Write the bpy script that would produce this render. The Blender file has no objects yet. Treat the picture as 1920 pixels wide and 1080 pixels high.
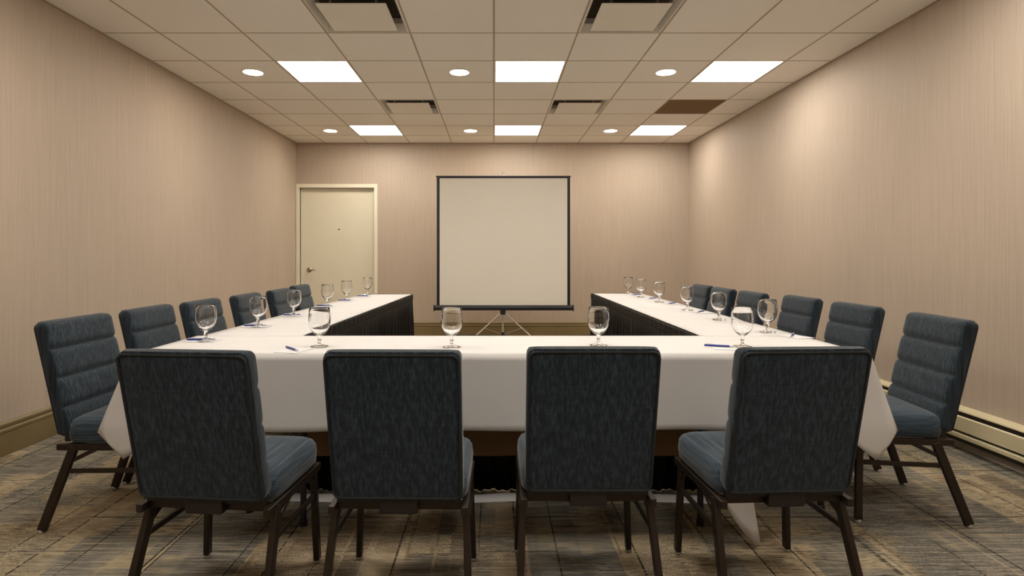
import bpy, bmesh, math, random
from math import sin, cos, pi, atan2, sqrt, radians as R
from mathutils import Vector, Matrix
random.seed(7)
SC = bpy.context.scene
COL = SC.collection

# ------------------------------------------------------------------ camera
EYE, FPX, VX, VY = 1.175, 1090.0, 926.0, 477.0
cam_d = bpy.data.cameras.new('camera'); cam = bpy.data.objects.new('camera', cam_d); COL.objects.link(cam)
cam.location = (0, 0, EYE); cam.rotation_euler = (pi/2, 0, 0)
cam_d.sensor_width = 36; cam_d.lens = FPX/1920*36
cam_d.shift_x = (960-VX)/1920; cam_d.shift_y = -(540-VY)/1920
cam_d.clip_start = .05
SC.camera = cam
SC.view_settings.view_transform = 'Standard'; SC.view_settings.look = 'None'
SC.view_settings.gamma = 1; SC.view_settings.use_curve_mapping = False
SC.view_settings.exposure = 1.27
w = bpy.data.worlds.new('world'); SC.world = w; w.use_nodes = True
w.node_tree.nodes['Background'].inputs[0].default_value = (0, 0, 0, 1)

def G(px, py, z):
    """photo pixel on the horizontal plane at height z"""
    Y = FPX*(EYE-z)/(py-VY)
    return ((px-VX)/FPX*Y, Y)

# ------------------------------------------------------------------ materials
class NT:
    def __init__(s, name):
        s.m = bpy.data.materials.new(name); s.m.use_nodes = True
        s.t = s.m.node_tree; s.b = s.t.nodes['Principled BSDF']; s.out = s.t.nodes['Material Output']
    def n(s, typ, **kw):
        nd = s.t.nodes.new(typ)
        for k, v in kw.items():
            if k.startswith('i_'):
                key = k[2:]; key = int(key) if key.isdigit() else key.replace('_', ' ')
                nd.inputs[key].default_value = v
            else: setattr(nd, k, v)
        return nd
    def l(s, a, b): s.t.links.new(a, b)
    def coords(s, scale, src='Object', rot=(0, 0, 0)):
        tc = s.n('ShaderNodeTexCoord'); mp = s.n('ShaderNodeMapping')
        mp.inputs['Scale'].default_value = scale; mp.inputs['Rotation'].default_value = rot
        s.l(tc.outputs[src], mp.inputs['Vector']); return mp.outputs[0]
    def noise(s, scale, sc=1.0, detail=3.0, rough=.55, src='Object'):
        nd = s.n('ShaderNodeTexNoise'); nd.inputs['Scale'].default_value = sc
        nd.inputs['Detail'].default_value = detail; nd.inputs['Roughness'].default_value = rough
        s.l(s.coords(scale, src), nd.inputs['Vector']); return nd.outputs['Fac']
    def ramp(s, fac, stops, interp='LINEAR'):
        r = s.n('ShaderNodeValToRGB'); r.color_ramp.interpolation = interp
        e = r.color_ramp.elements
        while len(e) < len(stops): e.new(.5)
        for i, (p, c) in enumerate(stops):
            e[i].position = p; e[i].color = (c[0], c[1], c[2], 1) if hasattr(c, '__len__') else (c, c, c, 1)
        s.l(fac, r.inputs[0]); return r.outputs[0]
    def mix(s, fac, a, b, mode='MIX'):
        m = s.n('ShaderNodeMix', data_type='RGBA', blend_type=mode)
        for v, k in ((fac, 0), (a, 6), (b, 7)):
            if hasattr(v, 'node'): s.l(v, m.inputs[k])
            elif k == 0: m.inputs[0].default_value = v
            else: m.inputs[k].default_value = (v[0], v[1], v[2], 1)
        return m.outputs[2]
    def math(s, op, a, b=None, clamp=False):
        m = s.n('ShaderNodeMath', operation=op, use_clamp=clamp)
        for i, v in enumerate((a, b)):
            if v is None: continue
            if hasattr(v, 'node'): s.l(v, m.inputs[i])
            else: m.inputs[i].default_value = v
        return m.outputs[0]
    def bump(s, h, strength=.3, dist=.002):
        b = s.n('ShaderNodeBump'); b.inputs['Strength'].default_value = strength; b.inputs['Distance'].default_value = dist
        s.l(h, b.inputs['Height']); s.l(b.outputs[0], s.b.inputs['Normal'])
    def base(s, c):
        if hasattr(c, 'node'): s.l(c, s.b.inputs['Base Color'])
        else: s.b.inputs['Base Color'].default_value = (*c, 1)

def simple(name, col, rough=.5, metal=0, spec=.5, var=.0, vs=20):
    t = NT(name); t.b.inputs['Roughness'].default_value = rough; t.b.inputs['Metallic'].default_value = metal
    t.b.inputs['Specular IOR Level'].default_value = spec
    if var:
        f = t.noise((vs, vs, vs))
        t.base(t.ramp(f, [(.25, [c*(1-var) for c in col]), (.75, [min(1, c*(1+var)) for c in col])]))
    else: t.base(col)
    return t.m

def fabric(name, axis, k=1.0):
    t = NT(name)
    a = (130, 130, 4) if axis == 'z' else (130, 4, 130)
    b = (9, 220, 220)
    f1 = t.noise(a, 1, 2); f2 = t.noise(b, 1, 2)
    f3 = t.noise((500, 500, 500), 1, 1)
    f = t.math('ADD', t.math('MULTIPLY', f1, .74), t.math('ADD', t.math('MULTIPLY', f2, .16), t.math('MULTIPLY', f3, .10)))
    t.base(t.ramp(f, [(.34, tuple(c*k for c in (.010, .016, .023))), (.50, tuple(c*k for c in (.020, .031, .044))), (.68, tuple(c*k for c in (.046, .066, .088)))]))
    t.b.inputs['Roughness'].default_value = .85; t.b.inputs['Specular IOR Level'].default_value = .25
    t.b.inputs['Sheen Weight'].default_value = .25; t.b.inputs['Sheen Roughness'].default_value = .4
    t.bump(f, .35, .0012)
    return t.m

def wallpaper(name):
    t = NT(name)
    f1 = t.noise((95, 95, 1.6), 1, 3, .6)
    f2 = t.noise((260, 260, 5), 1, 2)
    f = t.math('ADD', t.math('MULTIPLY', f1, .6), t.math('MULTIPLY', f2, .4))
    c = t.ramp(f, [(.34, (.455, .37, .295)), (.5, (.50, .41, .33)), (.66, (.54, .45, .365))])
    g = t.noise((.9, .9, .6), 1, 2)
    t.base(t.mix(.5, c, t.ramp(g, [(.35, (.92, .92, .92)), (.65, (1.08, 1.07, 1.05))]), 'MULTIPLY'))
    t.b.inputs['Roughness'].default_value = .6; t.b.inputs['Specular IOR Level'].default_value = .3
    t.bump(f, .12, .001)
    return t.m

def carpet():
    t = NT('carpet')
    tc = t.n('ShaderNodeTexCoord')
    wob = t.noise((1.3, 30, 1), 1, 2)
    def brick(w_, h_, off, seed):
        mp = t.n('ShaderNodeMapping'); mp.inputs['Rotation'].default_value = (0, 0, pi/2 + .0)
        mp.inputs['Location'].default_value = (seed, seed*1.7, 0)
        t.l(tc.outputs['Object'], mp.inputs[0])
        b = t.n('ShaderNodeTexBrick'); b.offset = off; b.offset_frequency = 2; b.squash = 1
        b.inputs['Color1'].default_value = (0, 0, 0, 1); b.inputs['Color2'].default_value = (1, 1, 1, 1)
        b.inputs['Mortar'].default_value = (.5, .5, .5, 1); b.inputs['Mortar Size'].default_value = 0.006
        b.inputs['Mortar Smooth'].default_value = 0; b.inputs['Scale'].default_value = 1
        b.inputs['Brick Width'].default_value = w_; b.inputs['Row Height'].default_value = h_
        t.l(mp.outputs[0], b.inputs['Vector']); return b
    b1 = brick(1.05, .36, .37, 3.1); b2 = brick(.43, .17, .61, 8.3); b3 = brick(.19, .11, .45, 1.9)
    streak = t.noise((4.5, 70, 1), 1, 4, .65)
    streak2 = t.noise((13, 170, 1), 1, 3, .6)
    smask = t.ramp(t.noise((2.3, 2.0, 1), 1, 1), [(.42, .35), (.56, 1)])
    blot = t.noise((2.6, 3.2, 1), 1, 3, .6)
    v = t.math('ADD', t.math('MULTIPLY', b1.outputs[0], .36), t.math('MULTIPLY', b2.outputs[0], .22))
    v = t.math('ADD', v, t.math('MULTIPLY', b3.outputs[0], .10))
    v = t.math('ADD', v, t.math('MULTIPLY', blot, .36))
    base = t.ramp(v, [(.24, (.16, .15, .128)), (.38, (.21, .20, .18)), (.455, (.245, .225, .18)), (.49, (.39, .32, .21)), (.58, (.53, .42, .275)), (.64, (.28, .205, .13)), (.76, (.18, .155, .12))])
    base = t.mix(t.math('MULTIPLY', t.ramp(streak, [(.47, 0), (.60, 1)]), .55), base, (.54, .46, .33))
    base = t.mix(t.math('MULTIPLY', t.math('MULTIPLY', t.ramp(streak2, [(.40, 1), (.48, 0)]), smask), .8), base, (.055, .045, .032))
    # dashed dark thread lines along the room and the fine dotted weave
    b4 = brick(1.3, .47, .43, 5.2); b4.inputs['Mortar Size'].default_value = .0042
    b6 = brick(.74, .31, .29, 9.7); b6.inputs['Mortar Size'].default_value = .0034
    dash = t.ramp(t.noise((3, 95, 1), 1, 2), [(.40, 0), (.46, 1)]); area = t.ramp(t.noise((1.1, 1.3, 1), 1, 1), [(.44, 0), (.5, 1)])
    base = t.mix(t.math('MULTIPLY', t.math('MULTIPLY', b4.outputs['Fac'], dash), .9), base, (.03, .025, .02))
    base = t.mix(t.math('MULTIPLY', t.math('MULTIPLY', b6.outputs['Fac'], t.math('MULTIPLY', dash, area)), .85), base, (.03, .025, .02))
    weave = t.noise((300, 60, 1), 1, 1)
    patch = t.ramp(t.noise((2.1, 1.6, 1), 1, 1), [(.47, 0), (.52, 1)])
    base = t.mix(t.math('MULTIPLY', t.math('MULTIPLY', t.ramp(weave, [(.48, 0), (.56, 1)]), patch), .5), base, (.07, .065, .06))
    fine = t.noise((330, 330, 330), 1, 2)
    base = t.mix(.55, base, t.ramp(fine, [(.3, (.45, .45, .45)), (.7, (1.4, 1.4, 1.4))]), 'MULTIPLY')
    t.base(base)
    t.b.inputs['Roughness'].default_value = .95; t.b.inputs['Specular IOR Level'].default_value = .1
    t.bump(t.math('ADD', fine, streak2), .6, .004)
    return t.m

def cloth_white():
    t = NT('white_linen')
    f = t.noise((3, 3, 3), 1, 2); g = t.noise((700, 700, 700), 1, 1)
    t.base(t.ramp(f, [(.3, (.69, .68, .685)), (.7, (.72, .71, .715))]))
    t.b.inputs['Roughness'].default_value = .8; t.b.inputs['Specular IOR Level'].default_value = .2
    t.bump(t.math('ADD', t.math('MULTIPLY', f, 4.0), t.math('MULTIPLY', g, .1)), .25, .006)
    return t.m

def emit(name, col, s):
    m = bpy.data.materials.new(name); m.use_nodes = True; t = m.node_tree
    t.nodes.remove(t.nodes['Principled BSDF'])
    e = t.nodes.new('ShaderNodeEmission'); e.inputs[0].default_value = (*col, 1); e.inputs[1].default_value = s
    t.links.new(e.outputs[0], t.nodes['Material Output'].inputs[0]); return m

def glass():
    t = NT('clear_glass')
    t.base((1, 1, 1)); t.b.inputs['Roughness'].default_value = 0.0
    t.b.inputs['Transmission Weight'].default_value = 1; t.b.inputs['IOR'].default_value = 1.5
    return t.m

def screen_mat():
    t = NT('matte_white_screen')
    t.base(t.ramp(t.noise((1.5, 1.5, 1.5)), [(.3, (.88, .84, .76)), (.7, (.90, .87, .79))]))
    t.b.inputs['Roughness'].default_value = .42; t.b.inputs['Specular IOR Level'].default_value = .5
    return t.m

def tile_mat():
    t = NT('ceiling_tile')
    f = t.noise((180, 180, 180), 1, 2); g = t.noise((.9, .9, .9), 1, 1)
    t.base(t.ramp(g, [(.3, (.91, .865, .80)), (.7, (.93, .89, .83))]))
    t.b.inputs['Roughness'].default_value = .9; t.bump(f, .2, .001)
    return t.m

M = dict(
    fab=fabric('slate_fabric_back', 'z'), fabs_lit=fabric('slate_fabric_seat_lit', 'y', 1.7),  # seat copy is the same cloth, lightened as if lit from above
    pipe=simple('dark_piping', (.012, .016, .02), .7),
    leg=simple('bronze_leg_steel', (.026, .017, .012), .38, .3, .5, .12, 40),
    bracket=simple('dark_bracket', (.012, .008, .008), .5),
    glide=simple('grey_glide', (.45, .43, .38), .4),
    wall=wallpaper('tan_wallcovering'), carpet=carpet(), linen=cloth_white(),
    tile=tile_mat(), tbar=simple('grid_bar_shaded', (.42, .34, .25), .5, 0, .4, .05, 4),  # bars coloured brown to stand in for thin shadow lines between tiles
    base=simple('olive_baseboard', (.215, .16, .075), .45, 0, .4, .06, 6),
    cream=simple('cream_enamel', (.66, .58, .38), .4, 0, .5, .03, 5),
    creamdark=simple('slot_dark', (.02, .015, .008), .6),
    door=simple('cream_door_paint', (.80, .75, .60), .4, 0, .5, .02, 4),
    frame=simple('cream_frame_paint', (.84, .79, .65), .4, 0, .5, .02, 4),
    black=simple('black_enamel', (.012, .013, .022), .4),
    chrome=simple('satin_aluminium', (.75, .74, .72), .3, .85),
    brass=simple('satin_nickel', (.45, .38, .28), .3, .9),
    skirt=simple('black_satin', (.004, .0035, .0035), .6, 0, .2, .2, 30),
    brown=simple('brown_laminate', (.17, .10, .045), .5, 0, .4, .1, 8),
    browntile=simple('brown_grille', (.18, .10, .035), .7, 0, .3, .1, 30),
    vent=simple('vent_white_enamel', (.84, .79, .71), .5, 0, .4, .02, 5),
    ventdark=simple('duct_dark', (.03, .018, .008), .7),
    panel=emit('fluorescent_diffuser', (1.0, .94, .84), 7.0),
    lens=emit('downlight_lens', (1.0, .82, .60), 26.0),
    glass=glass(), screen=screen_mat(),
    drop_shaded=simple('linen_shaded_brown', (.26, .16, .085), .9, 0, .1, .06, 9),  # white cloth's inner drop, its shade put into a brown colour
    paper=simple('notepad_paper', (.75, .75, .78), .7), blue=simple('blue_pen_plastic', (.03, .05, .30), .3),
    pencap=simple('white_pen_plastic', (.7, .7, .75), .3),
)

# ------------------------------------------------------------------ mesh helpers
class MB:
    def __init__(s): s.v = []; s.f = []
    def box(s, x0, x1, y0, y1, z0, z1):
        n = len(s.v)
        s.v += [(x, y, z) for z in (z0, z1) for y in (y0, y1) for x in (x0, x1)]
        s.f += [tuple(n+i for i in q) for q in ((0, 2, 3, 1), (4, 5, 7, 6), (0, 1, 5, 4), (2, 6, 7, 3), (0, 4, 6, 2), (1, 3, 7, 5))]
        return s
    def beam(s, a, b, w, d, up=(0, 1, 0)):
        """rectangular bar from a to b; d along `up`, w across"""
        a, b = Vector(a), Vector(b); ax = (b-a).normalized(); u = Vector(up); u = (u-ax*u.dot(ax)).normalized(); r = ax.cross(u)
        n = len(s.v)
        for p in (a, b):
            for i, j in ((-1, -1), (1, -1), (1, 1), (-1, 1)): s.v.append(tuple(p + r*i*w/2 + u*j*d/2))
        s.f += [(n+3, n+2, n+1, n), (n+4, n+5, n+6, n+7)] + [(n+i, n+(i+1) % 4, n+4+(i+1) % 4, n+4+i) for i in range(4)]
        return s
    def rings(s, rings, closed=True, cap0=True, cap1=True, loop=False):
        n = len(s.v); k = len(rings[0])
        for r in rings: s.v += [tuple(p) for p in r]
        m = len(rings)
        for i in range(m if loop else m-1):
            a = n+i*k; b = n+((i+1) % m)*k
            for j in range(k if closed else k-1):
                s.f.append((a+j, a+(j+1) % k, b+(j+1) % k, b+j))
        if closed and not loop:
            if cap0: s.f.append(tuple(n+j for j in reversed(range(k))))
            if cap1: s.f.append(tuple(n+(m-1)*k+j for j in range(k)))
        return s
    def tube(s, pts, r, n=8, loop=False):
        pts = [Vector(p) for p in pts]; rs = []; m = len(pts); ref = None
        for i, p in enumerate(pts):
            if loop: t = (pts[(i+1) % m]-pts[i-1]).normalized()
            else: t = (pts[min(i+1, m-1)]-pts[max(i-1, 0)]).normalized()
            if ref is None:
                ref = Vector((0, 0, 1)) if abs(t.z) < .9 else Vector((1, 0, 0))
            u = (ref-t*ref.dot(t)).normalized(); ref = u; v = t.cross(u)
            rr = r[i] if hasattr(r, '__len__') else r
            rs.append([p+u*cos(2*pi*j/n)*rr+v*sin(2*pi*j/n)*rr for j in range(n)])
        return s.rings(rs, loop=loop)
    def lathe(s, prof, n=24, c=(0, 0, 0), cap=True):
        rs = [[(c[0]+r*cos(2*pi*j/n), c[1]+r*sin(2*pi*j/n), c[2]+z) for j in range(n)] for r, z in prof]
        return s.rings(rs, cap0=cap, cap1=cap)
    def grid(s, fn, nu, nv):
        n = len(s.v)
        for i in range(nu+1):
            for j in range(nv+1): s.v.append(tuple(fn(i/nu, j/nv)))
        for i in range(nu):
            for j in range(nv):
                a = n+i*(nv+1)+j; s.f.append((a, a+nv+1, a+nv+2, a+1))
        return s
    def build(s, name, mat, parent=None, smooth=0, bevel=0, solid=0, seg=2):
        me = bpy.data.meshes.new(name); me.from_pydata(s.v, [], s.f); me.update()
        bm = bmesh.new(); bm.from_mesh(me); bmesh.ops.recalc_face_normals(bm, faces=bm.faces)
        if bevel: bmesh.ops.bevel(bm, geom=list(bm.edges), offset=bevel, segments=seg, profile=.5, affect='EDGES', clamp_overlap=True)
        bm.to_mesh(me); bm.free()
        if smooth:
            for p in me.polygons: p.use_smooth = True
            me.set_sharp_from_angle(angle=R(smooth))
        me.materials.append(M[mat] if isinstance(mat, str) else mat)
        o = bpy.data.objects.new(name, me); COL.objects.link(o)
        if solid:
            md = o.modifiers.new('solidify', 'SOLIDIFY'); md.thickness = solid; md.offset = 0
        if parent: o.parent = parent
        return o

def tag(o, label, cat, group=None):
    o['label'] = label; o['category'] = cat
    if group: o['group'] = group
    return o
def thing(name, label, cat, loc=(0, 0, 0), rz=0, group=None):
    o = bpy.data.objects.new(name, None); COL.objects.link(o); o.empty_display_size = .1
    o.location = loc; o.rotation_euler = (0, 0, rz); return tag(o, label, cat, group)
def struct(o): o['kind'] = 'structure'; return o
def dup(o, parent=None):
    c = o.copy(); COL.objects.link(c)
    if parent: c.parent = parent
    for ch in [x for x in KIDS.get(o.name, [])]: 
        d = dup(ch, c)
    return c
KIDS = {}
def reg(root):
    for o in bpy.data.objects:
        if o.parent: KIDS.setdefault(o.parent.name, [])
        if o.parent and o not in KIDS[o.parent.name]: KIDS[o.parent.name].append(o)

# ------------------------------------------------------------------ room
XL, XR, YB, YF, CZ = -2.866, 2.83, 8.43, -1.7, 2.791
T = .61; Y0 = 4.24            # ceiling grid pitch and a grid line
struct(MB().box(XL-.2, XR+.2, YF-.2, YB+.3, -.1, 0).build('floor', 'carpet'))
struct(MB().box(XL-.12, XL, YF, YB, 0, 3.0).build('wall_left', 'wall'))
struct(MB().box(XR, XR+.12, YF, YB, 0, 3.0).build('wall_right', 'wall'))
struct(MB().box(XL-.12, XR+.12, YF-.12, YF, 0, 3.0).build('wall_front', 'wall'))
DX0, DX1, DZ = -2.812, -1.732, 2.14     # door opening
struct(MB().box(XL-.12, DX0, YB, YB+.14, 0, 3.0).box(DX1, XR+.12, YB, YB+.14, 0, 3.0).box(DX0, DX1, YB, YB+.14, DZ, 3.0).build('wall_back', 'wall'))

# ceiling : tiles hung in a grid, cells given over to fixtures left open
panels = [(i, j) for j in (-7, -3, 1, 5) for i in (-3, 0, 3)]
vents = [(i, j) for j in (-1, 3) for i in (-2, 1)]
brown = (3, 3)
skip = set(panels) | set(vents) | {brown}
tl = MB(); bars = MB()
i0, i1 = -5, 4; j0, j1 = -10, 6
for i in range(i0, i1+1):
    for j in range(j0, j1+1):
        if (i, j) in skip: continue
        x0, x1 = max(i*T, XL), min((i+1)*T, XR); y0, y1 = max(Y0+j*T, YF), min(Y0+(j+1)*T, YB)
        if x1-x0 > .02 and y1-y0 > .02:
            tl.box(x0+.004, x1-.004, y0+.004, y1-.004, CZ, CZ+.015)
tl.box(XL-.12, XR+.12, YF-.12, YB+.14, 3.0, 3.1)
struct(tl.build('ceiling', 'tile'))
for i in range(i0+1, i1+1): bars.box(i*T-.006, i*T+.006, YF, YB, CZ-.002, CZ+.012)
for j in range(j0, j1+2):
    if YF < Y0+j*T < YB: bars.box(XL, XR, Y0+j*T-.0055, Y0+j*T+.0055, CZ-.0015, CZ+.012)
bars.box(XL, XL+.014, YF, YB, CZ-.004, CZ+.012).box(XR-.014, XR, YF, YB, CZ-.004, CZ+.012).box(XL, XR, YB-.014, YB, CZ-.004, CZ+.012)
o = struct(bars.build('trim_1', 'tbar'))

def profile_run(name, prof, axis, a, b, off, sgn):
    """extrude a (depth,z) moulding profile along x or y"""
    rs = []
    for t_ in (a, b):
        rs.append([((off+sgn*d, t_, z) if axis == 'y' else (t_, off+sgn*d, z)) for d, z in prof])
    return struct(MB().rings(rs).build(name, 'base'))
bp = [(0, 0), (.016, 0), (.016, .135), (.020, .14), (.020, .152), (.013, .158), (.013, .168), (.017, .173), (.017, .186), (.009, .195), (0, .195)]
profile_run('baseboard_left', bp, 'y', YF, YB, XL, 1)
profile_run('baseboard_back', bp, 'x', -1.684, XR, YB, -1)
profile_run('baseboard_front', bp, 'x', XL+.02, XR, YF, 1)

# door and its casing
cas = MB()
cas.box(XL+.005, DX0, YB-.022, YB+.10, 0, DZ+.055).box(DX1, DX1+.046, YB-.022, YB+.10, 0, DZ+.055).box(DX0, DX1, YB-.022, YB+.10, DZ, DZ+.055)
cas.box(DX0, DX0+.014, YB+.03, YB+.045, 0, DZ).box(DX1-.014, DX1, YB+.03, YB+.045, 0, DZ).box(DX0, DX1, YB+.03, YB+.045, DZ-.014, DZ)
struct(cas.build('trim_2', 'frame'))
door = struct(MB().box(DX0+.004, DX1-.004, YB+.05, YB+.095, .006, DZ-.004).build('door_1', 'door', bevel=.002))
hx = (578-VX)/FPX*YB
h = MB().lathe([(.036, 0), (.036, .006), (.030, .012), (.011, .014), (.011, .05), (.0, .05)], 20)
h.v = [(hx+x, YB+.05-z, .95+y) for x, y, z in h.v]
h.beam((hx-.004, YB+.003, .95), (hx+.055, YB-.002, .953), .016, .013).beam((hx+.05, YB-.002, .953), (hx+.10, YB+.006, .946), .014, .012)
h.build('door_handle', 'brass', door, smooth=40)
ph = MB().lathe([(.011, 0), (.011, .004), (.007, .006), (0, .006)], 16)
px_ = (634-VX)/FPX*YB; ph.v = [(px_+x, YB+.05-z, 1.54+y) for x, y, z in ph.v]
ph.build('peephole', 'bracket', door, smooth=40)

# electric baseboard heater along the right wall
ht = thing('baseboard_heater', 'long cream electric baseboard heater with dark slots along the right wall', 'heater', (XR, 5.1, 0))
hy0, hy1 = -3.2, 3.1
hm = MB(); hm.rings([[(0, y, .262), (-.052, y, .25), (-.056, y, .242), (-.05, y, .236), (0, y, .236)] for y in (hy0, hy1)])
hm.build('top_cap', 'cream', ht)
MB().rings([[(-.056, y, .216), (-.064, y, .21), (-.064, y, .128), (-.056, y, .124), (-.05, y, .13), (-.05, y, .214)] for y in (hy0, hy1)]).build('front_panel', 'cream', ht)
MB().rings([[(-.06, y, .112), (-.064, y, .106), (-.064, y, .088), (-.06, y, .082), (-.03, y, .082), (-.03, y, .112)] for y in (hy0, hy1)]).build('lower_rail', 'cream', ht)
MB().box(-.04, 0, hy0+.001, hy1-.001, .055, .25).build('slot_backing', 'creamdark', ht)
for y in (hy0-.01, hy1):
    MB().box(-.066, 0, y, y+.01, .055, .263).build('end_cap', 'cream', ht)

# ------------------------------------------------------------------ ceiling fixtures
def cellpos(i, j): return (i*T+T/2, Y0+j*T+T/2, CZ)
rowname = {-7: 'behind the camera', -3: 'above the front table', 1: 'in the nearer visible row', 5: 'in the row beside the back wall'}
pan0 = thing('ceiling_light', '', 'ceiling light', (0, 0, 0), group='square fluorescent ceiling lights')
f = MB()
for a, b, c, d in ((-.3, .3, -.3, -.288), (-.3, .3, .288, .3), (-.3, -.288, -.288, .288), (.288, .3, -.288, .288)): f.box(a, b, c, d, -.001, .06)
f.build('frame', 'vent', pan0)
MB().box(-.288, .288, -.288, .288, .002, .012).build('diffuser', 'panel', pan0)
MB().box(-.3, .3, -.3, .3, .06, .065).build('housing', 'vent', pan0)
dl0 = thing('downlight', '', 'downlight', group='round recessed downlights')
MB().lathe([(.083, -.001), (.083, -.005), (.097, -.006), (.101, -.002), (.101, .0)], 32, cap=False).build('trim_ring', 'vent', dl0, smooth=40)
MB().lathe([(.083, -.001), (.083, -.0035), (.06, -.006), (.0, -.007)], 32, cap=False).build('lens', 'lens', dl0, smooth=60)
vt0 = thing('ceiling_vent', '', 'vent', group='square plaque ceiling vents')
v = MB()
def sq(a, z): return [(-a, -a, z), (a, -a, z), (a, a, z), (-a, a, z)]
v.rings([sq(.300, .0), sq(.300, .006), sq(.268, .05), sq(.268, .16)], cap0=False, cap1=False)
v.rings([sq(.300, .0), sq(.288, -.002), sq(.262, .052), sq(.268, .05)], cap0=False, cap1=False)
v.build('frame', 'vent', vt0)
MB().box(-.262, .262, -.262, .262, .09, .1).build('duct_backing', 'ventdark', vt0)
MB().box(-.226, .226, -.226, .226, -.018, -.010).build('plaque', 'vent', vt0, bevel=.003)
for x in (-.15, .15):
    for y in (-.15, .15): MB().box(x-.008, x+.008, y-.008, y+.008, -.010, .09).build('hanger', 'brass', vt0)
reg(None)
def place(proto, first, loc, rz, label):
    o = proto if first else dup(proto)
    o.location = loc; o.rotation_euler = (0, 0, rz); o['label'] = label
    return o
side = {-3: 'left', 0: 'middle', 3: 'right'}
lab = {1: '{} bright square ceiling light of the row between the big and the small vents',
       5: '{} bright square ceiling light of the row nearest the back wall',
       -3: '{} bright square ceiling light over the front table, above the frame',
       -7: '{} bright square ceiling light behind the camera'}
for k, (i, j) in enumerate(panels):
    place(pan0, k == 0, cellpos(i, j), 0, lab[j].format({-3: 'left', 0: 'middle', 3: 'right'}[i]))
dlab = {1: 'round downlight beside the {} square light of the nearer row', 5: 'small round downlight beside the {} square light by the back wall',
        -3: 'round downlight beside the {} square light above the front table', -7: 'round downlight beside the {} square light behind the camera'}
k = 0
for j in (-3, 1, 5):
    for i, nm in ((-4, 'left'), (-1, 'middle'), (2, 'right')):
        x, y, z = cellpos(i, j)
        place(dl0, k == 0, (x, y, z), 0, dlab[j].format(nm)); k += 1
vlab = {3: 'small distant plaque vent in the ceiling {}', -1: 'large near plaque vent at the top edge of the photo, {}', -5: 'plaque vent behind the camera, {}'}
for k, (i, j) in enumerate(vents):
    s_ = {('3', -2): 'left of the screen', ('3', 1): 'right of the screen, left of the brown tile'}.get((str(j), i)) or ('left of centre' if i < 0 else 'right of centre')
    place(vt0, k == 0, cellpos(i, j), 0, vlab[j].format(s_))
x, y, z = cellpos(*brown)
bt = MB().box(-.3, .3, -.3, .3, .001, .02).build('ceiling_tile', 'browntile'); bt.location = (x, y, z)
tag(bt, 'plain brown ceiling tile among the pale ones near the right wall', 'ceiling tile')

# ------------------------------------------------------------------ tables
TZ = .738       # bare table top; cloth lies at .75
def folding_table(loc, rz, lx, ly, label, legx, y_in=.05):
    """lx by ly, local origin at centre"""
    t = thing('folding_table', label, 'table', (*loc, 0), rz, 'folding banquet tables set in a U')
    MB().box(-lx/2, lx/2, -ly/2, ly/2, TZ-.022, TZ).build('tabletop', 'brown', t, bevel=.002)
    ap = MB(); a, b = lx/2-.03, ly/2-.03
    ap.box(-a, a, -b, -b+.02, TZ-.055, TZ-.022).box(-a, a, b-.02, b, TZ-.055, TZ-.022).box(-a, -a+.02, -b, b, TZ-.055, TZ-.022).box(a-.02, a, -b, b, TZ-.055, TZ-.022)
    ap.build('apron', 'black', t)
    if lx > ly: ends = [((sx*legx, sy*(ly/2-y_in)), sx, sy) for sx in (-1, 1) for sy in (-1, 1)]
    else: ends = [((sx*(lx/2-y_in), sy*legx), sx, sy) for sx in (-1, 1) for sy in (-1, 1)]
    for (x, y), sx, sy in ends:
        l = MB().tube([(x, y, TZ-.05), (x, y, .02)], .014, 10); l.lathe([(.017, 0), (.017, .025), (.012, .03)], 10, (x, y, 0))
        l.build('leg', 'black', t, smooth=40)
    for s_ in (-1, 1):
        c = MB()
        if lx > ly: c.tube([(s_*legx, -(ly/2-y_in), .42), (s_*legx, ly/2-y_in, .42)], .010, 8)
        else: c.tube([(-(lx/2-y_in), s_*legx, .42), (lx/2-y_in, s_*legx, .42)], .010, 8)
        c.build('stretcher', 'black', t, smooth=40)
    return t
FY0, FY1 = 2.465, 3.03
WL = .518
LA = Vector((-1.545, FY0)); LB = Vector((-1.395, 6.22))      # outer edge of left run
ld = (LB-LA).normalized(); ln = Vector((ld.y, -ld.x)); lrz = -atan2(ld.x, ld.y); LL = (LB-LA).length
folding_table((.035, (FY0+FY1)/2), 0, 2.01, FY1-FY0-.01, 'front folding table of the U under the long white cloth', .86)
for k, lb in ((0, 'left side folding table nearer the camera, under white cloth'), (1, 'left side folding table at the door end, under white cloth')):
    c = LA+ld*(LL*(.25+.5*k)+.005)+ln*WL/2
    folding_table((c.x, c.y), lrz, WL-.01, LL/2-.01, lb, LL/4-.2, .09)
RX0, RX1, RY1 = 1.07, 1.6, 6.32
for k, lb in ((0, 'right side folding table nearer the camera, under white cloth'), (1, 'right side folding table at the far end, under white cloth')):
    L = RY1-FY0
    folding_table(((RX0+RX1)/2, FY0+L*(.25+.5*k)), 0, WL-.01, L/2-.01, lb, L/4-.2, .09)

CT, DROP = .750, .318
def sheet(entries, nj, name, parent=None):
    """entries: (top point, [mid], hem point) along a path, quads between"""
    m = MB(); rows = []
    for e in entries:
        top, hem = Vector(e[0]), Vector(e[-1]); mid = Vector(e[1]) if len(e) == 3 else None
        row = []
        for j in range(nj+1):
            t_ = j/nj
            if mid is None: p = top.lerp(hem, t_)
            else: p = top.lerp(mid, t_/.75) if t_ < .75 else mid.lerp(hem, (t_-.75)/.25)
            row.append(p)
        rows.append(row)
    m.rings(rows, closed=False); return m
def hemz(y, ys):
    k = max(max(0, 1-max(0, abs(y-c)-.23)/.10) for c in ys)
    return CT-DROP+k*.066
LYS = (2.70, 3.19, 3.59, 4.27, 4.86, 5.54); RYS = (2.80, 3.40, 4.0, 4.51, 5.02, 5.54)
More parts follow.
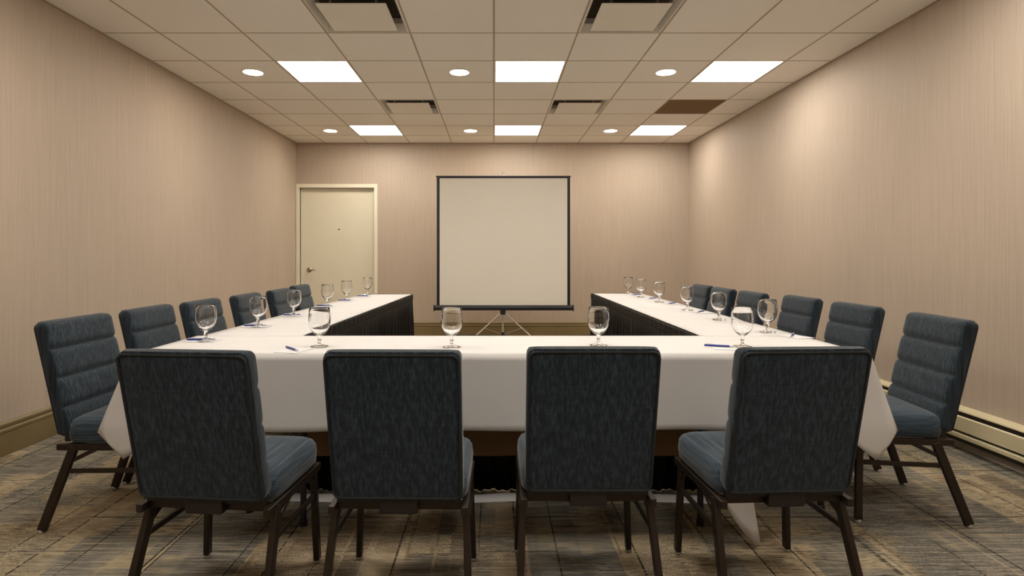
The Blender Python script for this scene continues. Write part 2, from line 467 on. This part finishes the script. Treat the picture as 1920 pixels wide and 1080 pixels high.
# front cloth: top, front drop, both corner folds, inner drop browned to stand for its shade
fc = thing('tablecloth', 'long white tablecloth over the front table with pointed hanging corners', 'tablecloth', (0, FY0, 0))
XL0, XR0 = -1.545, 1.60
def loc(x, y, z): return (x, y-FY0, z)
def ztop(x, y): return CT+.0012*sin(5*x+3*y)
top = MB().grid(lambda u, v: loc(XL0+(XR0-XL0)*u, FY0+(FY1-FY0)*v, CT), 60, 10)
en = []
# left side drop
for k in range(6):
    y = FY1-(FY1-2.62)*k/5
    en.append((loc(XL0, y, CT), loc(XL0-.03-.008*sin(k*2.1), y, hemz(y, LYS))))
en.append((loc(XL0, 2.52, CT), loc(-1.60, 2.52, .49)))
en.append((loc(XL0, FY0+.012, CT), loc(-1.635, 2.462, .455)))
en.append((loc(XL0-.001, FY0+.006, CT), loc(-1.66, 2.435, .430)))
en.append((loc(XL0, FY0+.002, CT), loc(-1.63, 2.425, .43), loc(-1.607, 2.43, .378)))
en.append((loc(XL0+.003, FY0, CT), loc(-1.585, 2.425, .432), loc(-1.552, 2.435, .318)))
en.append((loc(XL0+.012, FY0-.001, CT), loc(-1.535, 2.43, .44), loc(-1.50, 2.44, .348)))
for k in range(0, 67):
    x = -1.43+(1.47+1.43)*k/66
    hem = CT-DROP - (0 if -1.3 < x < 1.3 else .012) + .004*sin(2.2*x+.4)
    en.append((loc(x*1.02+.0, FY0-.002, CT), loc(x, FY0-.018-.007*sin(5.3*x+1)-.005*sin(13*x), hem)))
en.append((loc(XR0-.012, FY0-.001, CT), loc(1.59-.04, 2.435, .44), loc(1.56, 2.44, .345)))
en.append((loc(XR0-.003, FY0, CT), loc(1.64, 2.425, .432), loc(1.602, 2.435, .312)))
en.append((loc(XR0, FY0+.002, CT), loc(1.68, 2.43, .43), loc(1.655, 2.435, .375)))
en.append((loc(XR0+.001, FY0+.006, CT), loc(1.705, 2.455, .432)))
en.append((loc(XR0, FY0+.012, CT), loc(1.685, 2.49, .45)))
en.append((loc(XR0, 2.55, CT), loc(1.65, 2.57, .49)))
for k in range(6):
    y = 2.66+(FY1-2.66)*k/5
    en.append((loc(XR0, y, CT), loc(XR0+.03+.008*sin(k*2.1), y, hemz(y, RYS))))
dr = sheet(en, 12, 'drop'); n = len(top.v)
top.v += dr.v; top.f += [tuple(i+n for i in f_) for f_ in dr.f]
top.build('cloth_top', 'linen', fc, smooth=50, solid=.002)
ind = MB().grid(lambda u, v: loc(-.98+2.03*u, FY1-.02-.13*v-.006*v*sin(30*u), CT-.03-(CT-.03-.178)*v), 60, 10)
ind.build('inner_drop_shaded', 'drop_shaded', fc, smooth=60, solid=.002)
hc = []      # loose corner reaching the floor at right
for k in range(13):
    u = k/12; x = .93+.145*u
    zb = .012+.17*(1-u)**1.8
    hc.append((loc(x-.02, 2.50, .47), loc(x, 2.34+.02*cos(5*u), zb)))
sheet(hc, 10, 'c').build('loose_corner', 'linen', fc, smooth=60, solid=.002)
# left and right run cloths
def run_cloth(A, d, nrm, L, wid, outer_sign, label):
    t = thing('tablecloth', label, 'tablecloth', (A.x, A.y, 0))
    def q(s_, c, z): p = d*s_+nrm*c; return (p.x, p.y, z)
    m = MB().grid(lambda u, v: q(-.012+(L+.012)*u, wid*v, CT-.0015), 60, 8)
    ys = LYS if A.x < 0 else RYS
    hem = MB().grid(lambda u, v: q(L*u+.0, -.002-(.03+.012*sin(9*u*L)+.006*sin(23*u*L))*v, CT-(CT-hemz(A.y+L*u, ys))*v), 120, 8)
    n = len(m.v); m.v += hem.v; m.f += [tuple(i+n for i in f_) for f_ in hem.f]
    m.build('cloth_top', 'linen', t, smooth=50, solid=.002)
    return t
sL = (FY1-LA.y)/ld.y
Aleft = LA+ld*sL
run_cloth(Aleft, ld, ln, LL-sL, WL, -1, 'white tablecloth over the left side tables, running toward the door')
run_cloth(Vector((RX1, FY1)), Vector((0, 1)), Vector((-1, 0)), RY1-FY1, WL, 1, 'white tablecloth over the right side tables, running toward the back wall')

def skirt(path, label, name='table_skirt', lean=0.0, inward=None, z0=.012):
    """pleated skirt along a 2-D path, top band plus shirred pleats"""
    P = [Vector(p) for p in path]; seg = [(P[i+1]-P[i]).length for i in range(len(P)-1)]; tot = sum(seg)
    def at(s_):
        for i, L_ in enumerate(seg):
            if s_ <= L_ or i == len(seg)-1:
                d = (P[i+1]-P[i]).normalized(); return P[i]+d*s_, Vector((-d.y, d.x))
            s_ -= L_
    t = thing(name, label, 'table skirt', (P[0].x, P[0].y, 0))
    nu = int(tot/.008); zs = [.751, .735, .70, .692, .68, .6, .45, .3, .15, z0]
    rows = []; band = []
    ph_ = 0
    for i in range(nu+1):
        s_ = tot*i/nu; p, nn = at(s_)
        ph_ += 1.05*(1+.35*sin(s_*7.3)+.25*sin(s_*17.1))
        row = []
        for z in zs[3:]:
            k = min(1, (.692-z)/.30)
            off = .009+k*.010*sin(ph_)+k*k*.010*sin(ph_*.37+s_*3)+lean*max(0, (.69-z))/.69
            pp = p+nn*off; row.append((pp.x-P[0].x, pp.y-P[0].y, z))
        rows.append(row)
        b = []
        for z in zs[:4]:
            pp = p+nn*(.012+.001*sin(s_*60)); b.append((pp.x-P[0].x, pp.y-P[0].y, z+.002*sin(s_*9)*(z > .72)))
        band.append(b)
    MB().rings(rows, closed=False).build('pleated_drop', 'skirt', t, smooth=70, solid=.0015)
    MB().rings(band, closed=False).build('clip_band', 'skirt', t, smooth=40, solid=.003)
    return t
li0 = LA+ld*sL+ln*(WL+.002); li1 = LB+ln*(WL+.002); lo1 = LB+ld*.004+ln*.0
skirt([lo1+ld*.004, li1+ld*.004, li0+ld*.02], 'black pleated table skirt on the inner side of the left side tables')
skirt([(RX0-.002, FY1+.02), (RX0-.002, RY1+.004), (RX1, RY1+.004)], 'black pleated table skirt on the inner side of the right side tables')
skirt([(RX0-.03, FY1+.004), (-.975, FY1+.004)][::-1], 'black pleated table skirt behind the front table, facing the screen', lean=-.15, z0=.004)

# white cloth end lying on the carpet under the front table
m = MB()
rows = []
for k in range(90):
    u = k/89; x = -1.0+2.02*u
    hgt = .010+.006*sin(9*x+1.6)+.003*sin(23*x)
    rows.append([(x, y+.02*sin(4*x), max(.003, z)) for y, z in ((2.75, .002), (2.762, hgt*.7), (2.785, hgt), (2.81, hgt*1.1), (2.83, hgt*.6), (2.84, .003))])
m.rings(rows, closed=False)
o = m.build('cloth_end', 'linen', smooth=70, solid=.002); tag(o, 'crumpled white cloth edge lying on the carpet beneath the front table', 'cloth')

# ------------------------------------------------------------------ chairs
def rr(w_, d_, n=44, e=.22, cy=0):
    out = []
    for i in range(n):
        a = 2*pi*(i+.5)/n; c, s_ = cos(a), sin(a)
        out.append((w_*math.copysign(abs(c)**e, c), cy+d_*math.copysign(abs(s_)**e, s_)))
    return out
TILT = R(13)
def backpt(x, d, s_):
    """backrest frame: s up along the back from its lower edge, d forward"""
    y0, z0 = -.192, .391
    return (x, y0 - s_*sin(TILT)+d*cos(TILT), z0+s_*cos(TILT)+d*sin(TILT))
BH, BW = .504, .209
def make_chair():
    t = thing('banquet_chair', '', 'chair', group='slate blue banquet chairs around the tables')
    # backrest: four puffed horizontal channels in front, flat behind
    rs = []; per = 12
    for c in range(4):
        for k in range(per + (1 if c == 3 else 0)):
            u = k/per; s_ = BH*(c+u)/4
            puff = (1-abs(2*u-1)**6)
            dep = .050+.014*puff
            wd = BW
            e0 = min(s_, BH-s_); rr_ = .032
            if e0 < rr_:
                q = sqrt(max(0, 1-(1-e0/rr_)**2)); wd -= rr_*(1-q)*.75; dep *= (.45+.55*q)
            off = .004*(1-min(1, e0/.02))
            rs.append([backpt(x, off+y, s_) for x, y in rr(wd, dep/2, 48, .26, dep/2)])
    b = MB().rings(rs).build('backrest', 'fab', t, smooth=60)
    # piping round the rear panel
    pp = []; a, c0, c1, r_ = BW-.007, .010, BH-.010, .022
    for cx, cs, a0 in ((a-r_, c1-r_, 0), (-a+r_, c1-r_, 90), (-a+r_, c0+r_, 180), (a-r_, c0+r_, 270)):
        for k in range(6):
            an = R(a0+90*k/5); pp.append(backpt(cx+r_*cos(an), .0015, cs+r_*sin(an)))
    MB().tube(pp, .0042, 8, loop=True).build('piping', 'pipe', b, smooth=70)
    # seat
    rs = []
    for z, ins in ((.372, .020), (.375, .008), (.384, 0), (.42, -.003), (.448, 0), (.462, .008), (.471, .022), (.477, .05), (.481, .10), (.483, .16)):
        rs.append([(x, .042+y, z) for x, y in rr(.219-ins, .210-ins, 48, .28)])
    st = MB().rings(rs).build('seat', 'fabs_lit', t, smooth=60)
    # frame under the seat
    fr = MB()
    for s_ in (-1, 1): fr.box(s_*.212-.011, s_*.212+.011, -.19, .235, .345, .372)
    fr.box(-.212, .212, .205, .225, .347, .370).box(-.212, .212, -.15, -.125, .347, .370)
    fr.build('seat_frame', 'leg', t, bevel=.003)
    for s_ in (-1, 1):     # rear legs
        top_, ft = (s_*.214, -.118, .360), (s_*.230, -.245, .010)
        l = MB().beam(ft, top_, .023, .036).build('leg', 'leg', t, bevel=.005)
        MB().lathe([(.010, 0), (.014, .004), (.013, .014), (.009, .018)], 12, (ft[0], ft[1], 0)).build('glide', 'glide', l, smooth=50)
    for s_ in (-1, 1):     # front legs
        top_, ft = (s_*.208, .195, .355), (s_*.220, .205, .010)
        l = MB().beam(ft, top_, .023, .030).build('leg', 'leg', t, bevel=.005)
        MB().lathe([(.010, 0), (.014, .004), (.013, .014), (.009, .018)], 12, (ft[0], ft[1], 0)).build('glide', 'glide', l, smooth=50)
    for s_ in (-1, 1):
        MB().beam((s_*.217, -.150, .258), (s_*.213, .199, .262), .012, .020, (0, 0, 1)).build('stretcher', 'leg', t, bevel=.003)
        MB().beam((s_*.215, -.138, .295), (s_*.214, -.02, .352), .012, .018, (0, 0, 1)).build('brace', 'leg', t, bevel=.003)
        MB().beam((s_*.212, .198, .30), (s_*.212, .12, .352), .012, .018, (0, 0, 1)).build('brace', 'leg', t, bevel=.003)
        bs = MB(); bs.beam(backpt(s_*.12, .03, .03), (s_*.12, -.14, .365), .03, .012)
        bs.build('back_support', 'bracket', t)
    # handle plate under the back panel
    hp = MB().box(-.062, .062, -.184, -.150, .345, .418).build('rear_plate', 'bracket', t, bevel=.006)
    MB().box(-.20, .20, -.172, -.148, .375, .408).build('rear_bar', 'bracket', t, bevel=.004)
    return t
ch0 = make_chair(); reg(None)
TOPY = -.272
chairs = []
def chair(tx, ty, face, label, by_front=False):
    """tx,ty: centre of the backrest's top edge; face: direction angle of the seat"""
    d = Vector((cos(face), sin(face)))
    o_ = Vector((tx, ty))-d*TOPY
    o = place(ch0, not chairs, (o_.x, o_.y, 0), face-pi/2, label); chairs.append(o)
def topc(px, py, z=.887): return G(px, py, z)
# front row, backs to the camera
F = R(90)
for x, y, rz, lb in ((-.935, 1.765, -5, 'leftmost of the four chairs with their backs to the camera at the front table'),
                     (-.307, 1.765, -1, 'second from the left of the four chairs with backs to the camera'),
                     (.312, 1.825, 0, 'third from the left of the four chairs with backs to the camera'),
                     (.966, 1.818, 3, 'rightmost of the four chairs with their backs to the camera at the front table')):
    chair(x, y, F+R(rz), lb)
L_ = [((142, 594), -1, 'nearest chair of the row along the left wall, beside the hanging cloth corner'),
      ((277, 575), 0, 'second chair from the camera in the left wall row'),
      ((377, 562.3), 0, 'third chair from the camera in the left wall row, behind a goblet'),
      ((461, 551), 0, 'fourth chair from the camera in the left wall row'),
      ((523, 542), 0, 'fifth chair from the camera in the left wall row, overlapping the last one'),
      ((562, 534), 0, 'last chair of the left wall row, in front of the cream door')]
for (px, py), dg, lb in L_: chair(*topc(px, py), R(dg), lb)
R_ = [((1762, 592), -5, 'nearest chair of the row along the right wall, in front of the cream heater'),
      ((1606, 570), 0, 'second chair from the camera in the right wall row'),
      ((1504, 556), 0, 'third chair from the camera in the right wall row'),
      ((1412, 547), 0, 'fourth chair from the camera in the right wall row, behind a goblet'),
      ((1357, 540), 0, 'fifth chair from the camera in the right wall row, second from the back corner'),
      ((1318, 534), 0, 'last chair of the right wall row, nearest the back corner')]
for (px, py), dg, lb in R_: chair(*topc(px, py), pi+R(dg), lb)

# ------------------------------------------------------------------ goblets
ZT = .7515
prof = [(.0, .0), (.039, .0), (.041, .002), (.039, .004), (.020, .008), (.009, .014), (.0065, .022), (.0075, .030), (.0105, .036), (.0075, .043), (.009, .049),
        (.022, .058), (.036, .073), (.045, .091), (.0495, .112), (.0495, .130), (.0475, .155), (.0455, .177), (.0447, .1785), (.0437, .177),
        (.0457, .155), (.0477, .130), (.0477, .112), (.0435, .092), (.0345, .0755), (.021, .0625), (.008, .056), (.0, .055)]
g = MB().lathe(prof[1:-1], 36)
gl0 = g.build('water_goblet', 'glass', smooth=70)
tag(gl0, '', 'glass', 'empty stemmed water goblets on the white cloths')
gobs = [((386, 642), 'empty goblet on the left table nearest the camera, before the third left chair'),
        ((484, 615), 'second goblet from the camera on the left table, before the fourth left chair'),
        ((551, 594), 'third goblet from the camera on the left table'),
        ((614, 575.8), 'fourth goblet from the camera on the left table, first in front of the door'),
        ((650, 564.5), 'fifth goblet from the camera on the left table, middle one before the door'),
        ((689, 554), 'farthest goblet on the left table, at the door end'),
        ((599, 652), 'goblet on the front table between the two leftmost front chairs'),
        ((847, 653), 'goblet on the front table just left of the screen legs'),
        ((1122, 650), 'goblet on the front table above the third front chair'),
        ((1392, 652), 'goblet on the front table above the rightmost front chair'),
        ((1439, 625), 'goblet on the right table nearest the camera, beside a pen'),
        ((1348, 601.5), 'second goblet from the camera on the right table'),
        ((1289, 583.5), 'third goblet from the camera on the right table'),
        ((1236, 568.5), 'fourth goblet from the camera on the right table'),
        ((1202, 559), 'fifth goblet from the camera on the right table'),
        ((1178, 552.5), 'farthest goblet on the right table, by its far end')]
def dupflat(o, first): 
    if first: return o
    c = o.copy(); COL.objects.link(c); return c
for k, ((px, py), lb) in enumerate(gobs):
    o = dupflat(gl0, k == 0); x, y = G(px, py-2.0, ZT); o.location = (x, y, ZT); o.rotation_euler = (0, 0, k*.7); o['label'] = lb

# ------------------------------------------------------------------ notepads and pens
pad0 = MB().box(-.054, .054, -.07, .07, 0, .0022).build('notepad', 'paper', bevel=.0006)
tag(pad0, '', 'notepad', 'white notepads on the tables')
pen0 = thing('pen', '', 'pen', group='blue pens on the notepads')
MB().tube([(-.068, 0, 0), (-.062, 0, 0), (.040, 0, 0)], [.0035, .0048, .0048], 10).build('barrel', 'blue', pen0, smooth=50)
MB().tube([(.040, 0, 0), (.052, 0, 0), (.064, 0, 0), (.068, 0, 0)], [.0048, .004, .0016, .0008], 10).build('tip', 'pencap', pen0, smooth=50)
MB().box(-.064, -.028, -.0015, .0015, .0045, .0075).build('clip', 'pencap', pen0)
reg(None)
pens = [((378, 637.5), 8, 'nearest goblet of the left table'), ((480, 611), 6, 'second goblet of the left table'), ((551, 591), 6, 'third goblet of the left table'),
        ((609, 573.6), 5, 'fourth goblet of the left table'), ((648, 563.4), 5, 'fifth goblet of the left table'), ((682, 555.2), 5, 'farthest goblet of the left table'),
        ((548, 655.5), -48, 'goblet between the two left front chairs'), ((1350, 650), -20, 'goblet above the rightmost front chair'),
        ((1485, 630), 55, 'nearest goblet of the right table'), ((1313, 585), 48, 'second and third goblets of the right table'),
        ((1259, 569.3), 42, 'third and fourth goblets of the right table'), ((1223, 559.8), 38, 'fourth and fifth goblets of the right table'),
        ((1192, 552.6), 35, 'farthest goblet of the right table')]
for k, ((px, py), an, nm) in enumerate(pens):
    x, y = G(px, py, ZT+.003)
    p = dupflat(pad0, k == 0); p.location = (x+.012, y-.008, ZT); 
    p.rotation_euler = (0, 0, R(an*.35 if k >= 6 else 90+an*.3)); 
    bt_ = 'between the ' if ' and ' in nm else 'by the '
    p['label'] = 'white notepad under a pen '+bt_+nm
    q = pen0 if k == 0 else dup(pen0)
    q.location = (x, y, ZT+.0022+.0049); q.rotation_euler = (0, 0, R(an if k != 6 else -48)+(pi if k >= 8 else 0)); q['label'] = 'blue pen '+bt_+nm

# ------------------------------------------------------------------ tripod screen
SY = 7.4
def sx(px): return (px-VX)/FPX*SY
def sz(py): return EYE-(py-VY)/FPX*SY
s = thing('projection_screen', 'white tripod projection screen with black border standing before the back wall', 'projection screen', (sx(943), SY, 0))
cx = sx(943)
a0, a1 = sx(819)-cx, sx(1069)-cx; zt, zb = sz(331), sz(573)
MB().box(a0+.034, a1-.034, -.001, .001, zb, zt-.012).build('screen_surface', 'screen', s)
MB().box(a0, a0+.036, -.002, .001, zb, zt-.01).box(a1-.036, a1, -.002, .001, zb, zt-.01).box(a0+.03, a1-.03, -.002, .001, zt-.022, zt-.008).build('border', 'black', s)
MB().beam((a0-.01, 0, zt), (a1+.01, 0, zt), .018, .016).build('top_bar', 'black', s, bevel=.004)
c = MB(); c.tube([(a0-.035, 0, zb-.028), (a1+.035, 0, zb-.028)], .034, 16); c.build('case', 'black', s, smooth=40)
for x in (a0-.04, a1+.03): MB().beam((x, 0, zb-.03), (x+.012, 0, zb-.03), .08, .08).build('case_cap', 'black', s, bevel=.01)
MB().tube([(0, .055, .18), (0, .055, zt+.03)], .012, 12).build('pole', 'chrome', s, smooth=40)
MB().tube([(-.022, .03, zt+.012), (-.022, .03, zt+.04), (0, .03, zt+.055), (.022, .03, zt+.04), (.022, .03, zt+.012)], .004, 8).build('hanging_hook', 'chrome', s, smooth=40)
MB().box(-.035, .035, -.02, .08, zb-.115, zb-.045).build('hub', 'black', s, bevel=.01)
zc = sz(627)
MB().lathe([(.02, -.02), (.024, -.012), (.024, .012), (.02, .02)], 14, (0, .055, zc)).build('collar', 'black', s, smooth=40)
ht_ = zb-.09
for an in (205, 335, 90):
    d = Vector((cos(R(an)), sin(R(an)), 0)); top_ = Vector((0, .055, ht_))+d*.02
    rad = .56 if an != 90 else .42
    ft = Vector((0, .055, .012))+d*rad
    l = MB().beam(top_, ft, .022, .012, (0, 0, 1)).build('leg', 'chrome', s, bevel=.002)
    MB().tube([ft-Vector((0, 0, .012)), ft+Vector((0, 0, .012))], .014, 10).build('rubber_foot', 'black', l, smooth=40)
    mid = top_.lerp(ft, .45)
    MB().beam(Vector((0, .055, zc))+d*.02, mid, .012, .006, (0, 0, 1)).build('brace', 'chrome', s)
